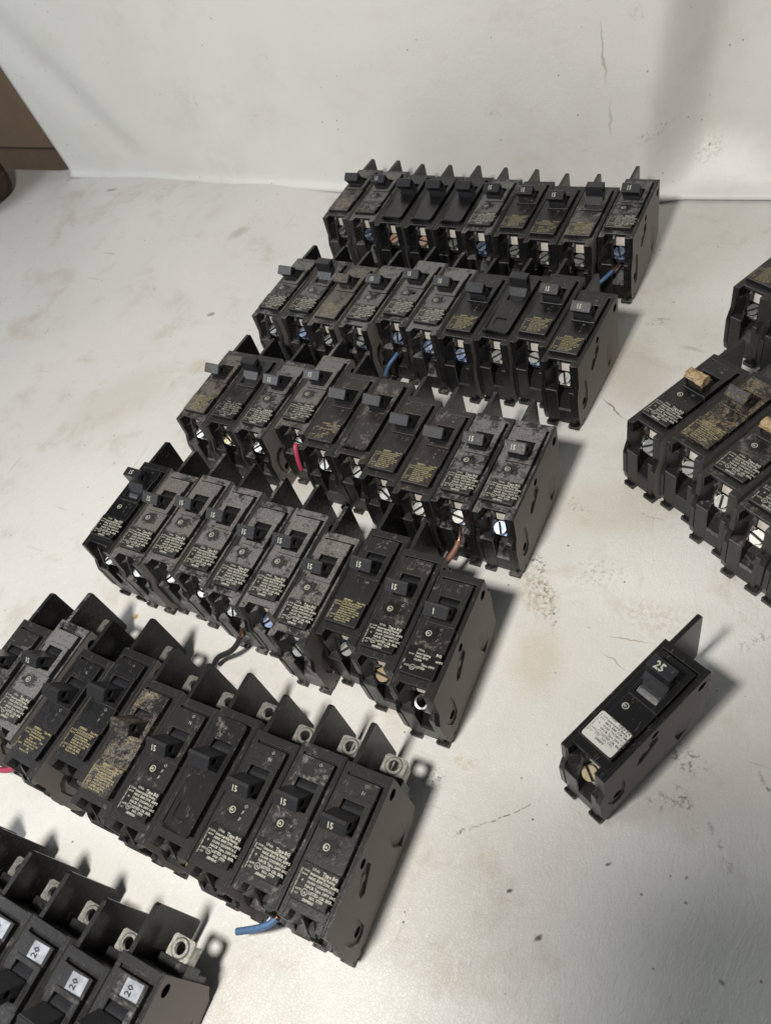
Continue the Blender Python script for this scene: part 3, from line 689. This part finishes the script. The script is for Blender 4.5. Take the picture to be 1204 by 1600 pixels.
# ------------------------------------------------------------------ white vinyl cloth and hanging backdrop
def vinyl(name, base, stains, grain):
    m, nt, b = mat(name)
    tc = N(nt, 'ShaderNodeTexCoord'); v = tc.outputs['Object']
    big = noise(nt, v, 5.5, 5, .6, .5); md = noise(nt, v, 26, 6, .7, .4); fi = noise(nt, v, 420, 4, .7)
    c = mix(nt, ramp(nt, big, .35, .7), base, tuple(x*.93 for x in base))
    # faint handling grime, brownish then grey
    g = ramp(nt, math_(nt, 'ADD', math_(nt, 'MULTIPLY', md, .7), math_(nt, 'MULTIPLY', big, .3)), .50, .68, 0, .42)
    c = mix(nt, math_(nt, 'MULTIPLY', g, 1.0 if name.startswith('t') else .35), c, (.50, .42, .31))
    g2 = ramp(nt, noise(nt, v, 60, 6, .75, 1.2), .62, .74, 0, .38)
    c = mix(nt, math_(nt, 'MULTIPLY', g2, ramp(nt, big, .4, .6)), c, (.25, .235, .215))
    mp2 = N(nt, 'ShaderNodeMapping'); mp2.inputs['Scale'].default_value = (1, .05, 1); mp2.inputs['Rotation'].default_value = (0, 0, -.9); nt.links.new(v, mp2.inputs[0])
    mp3 = N(nt, 'ShaderNodeMapping'); mp3.inputs['Scale'].default_value = (.06, 1, 1); mp3.inputs['Rotation'].default_value = (0, 0, -.5); nt.links.new(v, mp3.inputs[0])
    for mpx, col_ in ((mp2, (.40, .36, .31)), (mp3, (.30, .28, .25))):
        st = ramp(nt, noise(nt, mpx.outputs[0], 170, 3, .6, .4), .66, .70, 0, .42)
        c = mix(nt, math_(nt, 'MULTIPLY', math_(nt, 'MULTIPLY', st, 1.0 if name.startswith('t') else .0), ramp(nt, noise(nt, v, 9, 3), .5, .62)), c, col_)
    # black grit
    vo = N(nt, 'ShaderNodeTexVoronoi'); vo.inputs['Scale'].default_value = 120; nt.links.new(v, vo.inputs['Vector'])
    sp = math_(nt, 'MULTIPLY', ramp(nt, vo.outputs['Distance'], .05, .11, 1, 0), ramp(nt, noise(nt, v, 70, 2), .56, .62))
    c = mix(nt, math_(nt, 'MULTIPLY', sp, .75), c, (.09, .08, .07))
    wob = N(nt, 'ShaderNodeTexNoise'); wob.inputs['Scale'].default_value = 90; nt.links.new(v, wob.inputs['Vector'])
    wv = N(nt, 'ShaderNodeVectorMath', operation='SUBTRACT'); nt.links.new(wob.outputs['Color'], wv.inputs[0]); wv.inputs[1].default_value = (.5, .5, .5)
    sep = N(nt, 'ShaderNodeSeparateXYZ')
    wadd = N(nt, 'ShaderNodeVectorMath', operation='MULTIPLY_ADD'); nt.links.new(wv.outputs[0], wadd.inputs[0]); wadd.inputs[1].default_value = (.008, .008, .008); nt.links.new(v, wadd.inputs[2])
    nt.links.new(wadd.outputs[0], sep.inputs[0])
    brk = noise(nt, v, 330, 4, .75)
    X, Y = sep.outputs[0], sep.outputs[1 if name.startswith('t') else 2]
    for (x, y, a, bb, rot, colr, st, grit) in stains:
        cr, sr = math.cos(R(rot)), math.sin(R(rot))
        dx = math_(nt, 'SUBTRACT', X, x); dy = math_(nt, 'SUBTRACT', Y, y)
        u = math_(nt, 'ADD', math_(nt, 'MULTIPLY', dx, cr/a), math_(nt, 'MULTIPLY', dy, sr/a))
        q = math_(nt, 'ADD', math_(nt, 'MULTIPLY', dx, -sr/bb), math_(nt, 'MULTIPLY', dy, cr/bb))
        d = math_(nt, 'SQRT', math_(nt, 'ADD', math_(nt, 'MULTIPLY', u, u), math_(nt, 'MULTIPLY', q, q)))
        f = ramp(nt, d, .3, 1.1, st, 0)
        if grit: f = math_(nt, 'MULTIPLY', f, ramp(nt, brk, .5-.12*(1-grit), .62))
        c = mix(nt, f, c, colr)
    nt.links.new(c, b.inputs['Base Color'])
    b.inputs['Roughness'].default_value = .40; b.inputs['Specular IOR Level'].default_value = .45
    # leather-like grain and fine creases
    mp = N(nt, 'ShaderNodeMapping'); mp.inputs['Scale'].default_value = (1, .45, 1); mp.inputs['Rotation'].default_value = (0, 0, -.55); nt.links.new(v, mp.inputs[0])
    n1 = noise(nt, mp.outputs[0], 330, 5, .7, 1.6)
    n2 = noise(nt, mp.outputs[0], 90, 5, .65, 2.0)
    vo2 = N(nt, 'ShaderNodeTexVoronoi', feature='DISTANCE_TO_EDGE'); vo2.inputs['Scale'].default_value = 520; nt.links.new(wadd.outputs[0], vo2.inputs['Vector'])
    h = math_(nt, 'ADD', math_(nt, 'MULTIPLY', n1, .6), math_(nt, 'MULTIPLY', n2, 1.3))
    h = math_(nt, 'ADD', h, math_(nt, 'MULTIPLY', ramp(nt, vo2.outputs[0], 0, .12), .22))
    bump(nt, b, h, grain, .0011)
    return m
BRN, DRK, TAN, GRY = (.20, .14, .085), (.05, .045, .04), (.50, .38, .20), (.24, .23, .22)
TST = [(-.4949, .358, .016, .012, 20, TAN, .32, 0), (-.5712, .5466, .016, .008, 60, (.40, .33, .24), .5, 0), (-.8099, .6062, .010, .004, 10, GRY, .8, 0),
       (-.5263, .4244, .004, .003, 0, DRK, .6, 0), (-.0932, .0874, (.0290), .0006, 43.8, DRK, .8, .1), (-.108, .0735, .010, .0016, 43, DRK, .8, .3),
       (-.1179, .2286, .016, .006, -55, DRK, .85, 1), (-.1290, .246, .012, .006, -40, DRK, .7, 1), (-.108, .212, .012, .005, -60, DRK, .8, 1), (-.1213, .2244, .026, .013, -50, (.42, .31, .20), .7, .15), (-.105, .18, .02, .03, 10, (.55, .45, .32), .4, 0), (-.10, .30, .05, .03, 20, (.56, .48, .37), .35, 0), (-.55, .30, .07, .04, 50, (.58, .52, .44), .35, 0), (-.05, .23, .03, .015, 0, (.5, .42, .32), .4, .3), (-.12, .43, .03, .05, 30, (.54, .47, .38), .45, 0),
       (-.1516, .4043, .008, .004, 0, DRK, .6, .6), (-.1203, .3862, .016, .0009, -38, (.25, .19, .13), .8, 0), (-.1132, .4832, .012, .006, 20, BRN, .55, .6),
       (-.060, .2105, .015, .0007, 5, (.38, .30, .18), .7, 0), (-.0628, .1950, .012, .0006, -22, (.38, .32, .20), .6, 0), (-.1352, .0935, .010, .006, 30, DRK, .7, .9),
       (-.1211, .1087, .009, .005, 10, (.55, .42, .25), .5, .2), (-.014, .1524, .014, .008, -20, DRK, .7, 1), (-.010, .132, .010, .005, -60, DRK, .6, 1), (-.3865, .1183, .0035, .0025, 30, (.46, .27, .06), .9, 0),
       (-.118, .2951, .010, .006, 0, GRY, .5, .9), (-.4536, .0803, .006, .004, 0, (.5, .38, .25), .4, 0), (-.155, .20, .006, .004, 20, DRK, .7, .8), (-.09, .25, .022, .014, 20, GRY, .4, 1),
       (.0049, .2319, .012, .006, 40, GRY, .6, 1), (-.07, .33, .02, .012, 0, GRY, .35, 1), (-.0755, .0555, .0028, .0013, 50, DRK, .9, 0), (-.0557, .0430, .003, .0014, 60, DRK, .85, 0),
       (-.0305, -.012, .004, .0018, -50, DRK, .65, 0), (-.022, -.012, .012, .006, 15, BRN, .5, .4), (-.085, -.035, .02, .002, 50, GRY, .35, .6), (.012, .115, .02, .0025, -50, DRK, .55, .8), (.01, .03, .014, .003, 55, GRY, .6, .6), (-.0185, .128, .010, .006, 30, GRY, .6, .9), (.0, .095, .0020, .0010, 60, DRK, .6, 0), (.004, .085, .0014, .0009, 20, DRK, .6, 0), (-.035, .088, .002, .0012, 20, DRK, .8, 0), (.025, .06, .0022, .0012, -30, DRK, .6, 0), (.03, .15, .022, .0014, -45, DRK, .7, .2)]
BST = [(-.2005, .128, .0013, .030, 3, (.46, .40, .28), .6, 0), (-.196, .075, .0012, .020, 2, (.46, .40, .28), .5, 0), (-.16, .06, .02, .006, 20, GRY, .35, 1), (-.165, .112, .0015, .001, 30, DRK, .5, 0),
       (-.122, .032, .0022, .0012, 60, DRK, .7, 0), (-.12, .03, .018, .012, 30, GRY, .35, .7), (-.175, .155, .008, .010, 0, TAN, .3, .4), (-.60, .11, .006, .003, 0, GRY, .4, .8), (-.30, .08, .01, .006, 0, GRY, .3, 1)]
TM = vinyl('table_vinyl', (.755, .748, .715), TST, .42)
BM_ = vinyl('backdrop_vinyl', (.79, .79, .755), BST, .22)

def smooth(a, b, x):
    t = np.clip((x-a)/(b-a), 0, 1); return t*t*(3-2*t)
def grid_obj(name, P, m, thick, flip=False):
    ny, nx, _ = P.shape
    idx = np.arange(nx*ny).reshape(ny, nx)
    f = np.stack([idx[:-1, :-1], idx[:-1, 1:], idx[1:, 1:], idx[1:, :-1]], -1).reshape(-1, 4)
    if flip: f = f[:, ::-1]
    me = bpy.data.meshes.new(name); me.from_pydata(P.reshape(-1, 3).tolist(), [], f.tolist()); me.materials.append(m)
    for p in me.polygons: p.use_smooth = True
    o = bpy.data.objects.new(name, me); col.objects.link(o)
    if thick:
        s = o.modifiers.new('thickness', 'SOLIDIFY'); s.thickness = thick; s.offset = -1
    return o
def lump(x, y, fs, seed):
    rs = np.random.RandomState(seed); z = np.zeros_like(x)
    for f, a in fs:
        for k in range(5):
            th = rs.uniform(0, math.pi*2); ph = rs.uniform(0, 6.28)
            z += a*np.sin((x*math.cos(th)+y*math.sin(th))*f*rs.uniform(.7, 1.4)+ph)
    return z
x = np.linspace(-1.5, .62, 260); y = np.concatenate([np.linspace(-.75, .60, 150), np.linspace(.605, .672, 24)])
Xg, Yg = np.meshgrid(x, y)
under = smooth(-1.0, -.5, Xg)
Z = lump(Xg, Yg, ((9, .00060), (23, .00028)), 3)-.0018
Z *= (1-.8*np.exp(-((Xg+.22)/.28)**2-((Yg-.22)/.45)**2))       # lies flat where the breakers stand
Z += .006*np.exp(-((Xg+.80)/.10)**2)*np.exp(-((Yg-.60)/.06)**2) + .004*np.exp(-((Xg+.62-.3*(Yg-.5))/.05)**2)*smooth(.35, .6, Yg)
edge = .664-.012*smooth(-1.0, -1.2, Xg)+.003*np.sin(Xg*14)
Y2 = np.minimum(Yg, edge+.0*Yg)
Z -= .02*smooth(.655, .672, Yg)*smooth(-.93, -.96, Xg)
Z = np.minimum(Z, 0.0)*1.0 + np.maximum(Z, 0)*smooth(.25, .5, np.hypot(Xg+.22, Yg-.2))
tb = grid_obj('table_cloth', np.stack([Xg, Y2, Z], -1), TM, .0015); tb['kind'] = 'structure'

zs = np.concatenate([np.linspace(0, .03, 12), np.linspace(.035, .75, 120)]); xs = np.linspace(-.913, .70, 300)
Xb, Zb = np.meshgrid(xs, zs)
Yb = .641+.004*np.sin(Xb*6+1.0)*np.exp(-Zb/.2)+lump(Xb, Zb, ((8, .0010), (19, .00030)), 8)
Yb += .042*smooth(-.165, -.122, Xb-.10*(Zb-.08))*smooth(-.02, .05, Zb) - .020*smooth(-.118, -.040, Xb-.10*(Zb-.08))*smooth(.0, .06, Zb)    # deep vertical fold at the right
Yb += .006*np.exp(-((Xb+.83+.55*(Zb-.1))/.030)**2)*smooth(.01, .06, Zb)-.003*np.exp(-((Xb+.79+.55*(Zb-.1))/.04)**2)*smooth(.01, .06, Zb)
Yb -= .006*np.exp(-(Zb/.006)**2)
Xb = Xb + .012*(Zb/.15)*(-1)*smooth(-.80, -.913, Xb)
bd = grid_obj('backdrop_sheet', np.stack([Xb, Yb, Zb+.0004-.0008], -1), BM_, .0012, True)
bd['label'] = 'white vinyl sheet hanging behind the rows, with a soft vertical fold at right'; bd['category'] = 'sheet'

def mesh_obj(name, bm, m, parent=None, smooth_=None):
    for f in bm.faces: f.material_index = 0
    bmesh.ops.recalc_face_normals(bm, faces=bm.faces[:]); me = bpy.data.meshes.new(name); bm.to_mesh(me); bm.free(); me.materials.append(m)
    if smooth_:
        for p in me.polygons: p.use_smooth = True
        me.set_sharp_from_angle(angle=R(smooth_))
    o = bpy.data.objects.new(name, me); col.objects.link(o); o['seed'] = 2.0
    if parent: o.parent = parent
    return o
# table top the cloth lies on
WOOD = simple('dark_stained_wood', (.10, .055, .03), .5, 0, 40, .5, .2)
bm = bmesh.new(); box(bm, -1.48, .6, -.73, .645, -.040, -.006, .003); t_ = mesh_obj('table_top', bm, WOOD)
t_['kind'] = 'structure'
# brown cabinet beyond the table
CAB = simple('brown_laminate', (.33, .235, .155), .55, 0, 14, .12, .05); CAB2 = simple('dark_brown_plinth', (.27, .19, .135), .6, 0, 14, .15, .05)
cab = bpy.data.objects.new('brown_cabinet', None); col.objects.link(cab); cab.location = (-1.7, 1.2, -.80)
cab['label'] = 'brown cabinet with darker lower band seen past the left end of the sheet'; cab['category'] = 'cabinet'
bm = bmesh.new(); box(bm, -.75, .95, -.22, .25, .628, 1.45, .004); mesh_obj('side_panel', bm, CAB, cab)
bm = bmesh.new(); box(bm, -.74, .94, -.207, .24, .0, .6285, .004); mesh_obj('plinth', bm, CAB2, cab)
bm = bmesh.new(); box(bm, -3.5, 2.5, -2, 3.5, -.86, -.80, 0); fl = mesh_obj('floor', bm, CAB2); fl['kind'] = 'structure'
# dark mottled bag at the far left end of the table
m, nt, b = mat('mottled_dark_leather'); tc = N(nt, 'ShaderNodeTexCoord')
n = noise(nt, tc.outputs['Object'], 26, 5, .6, 1.0); n2 = noise(nt, tc.outputs['Object'], 60, 3)
c = mix(nt, ramp(nt, n, .45, .58), (.012, .011, .012), (.05, .026, .012)); c = mix(nt, ramp(nt, n2, .64, .70), c, (.20, .18, .17))
nt.links.new(c, b.inputs['Base Color']); b.inputs['Roughness'].default_value = .5; bump(nt, b, n2, .3, .004)
bm = bmesh.new(); bmesh.ops.create_uvsphere(bm, u_segments=40, v_segments=24, radius=1)
for v in bm.verts:
    q = v.co.copy(); k = 1+.05*math.sin(q.x*5+q.z*3)+.04*math.sin(q.y*7)
    v.co = Vector((math.copysign(abs(q.x)**.8, q.x)*.085*k, math.copysign(abs(q.y)**.8, q.y)*.060*k, max(q.z, -.62)*.050*k+.029))
bg = mesh_obj('dark_bag', bm, m, None, 60); bg.location = (-1.068, .566, .002); bg.rotation_euler = (0, 0, .25)
bg['label'] = 'dark bag with brown mottling, cut off by the left frame edge'; bg['category'] = 'bag'

# unseen phone added behind the lens, sized to cast the photographer's shadow
PH = simple('blocker_black', (.03, .03, .035), .5, 0)
mw = co.matrix_world.copy(); mw.translation = mw.translation + Vector(mw.col[2][:3])*.014
ph = bpy.data.objects.new('blocker', None); col.objects.link(ph); ph.matrix_world = mw
ph['label'] = 'black phone standing in for the photographer, out of view, to cast a shadow'; ph['category'] = 'blocker'
bm = bmesh.new(); box(bm, -.170, .022, -.060, .030, -.0045, .0045, .003); mesh_obj('blocker_body', bm, PH, ph)
bm = bmesh.new(); box(bm, -.167, .019, -.057, .027, .0044, .0049, 0); mesh_obj('blocker_face', bm, simple('blocker_glass', (.01, .01, .012), .1, 0), ph)
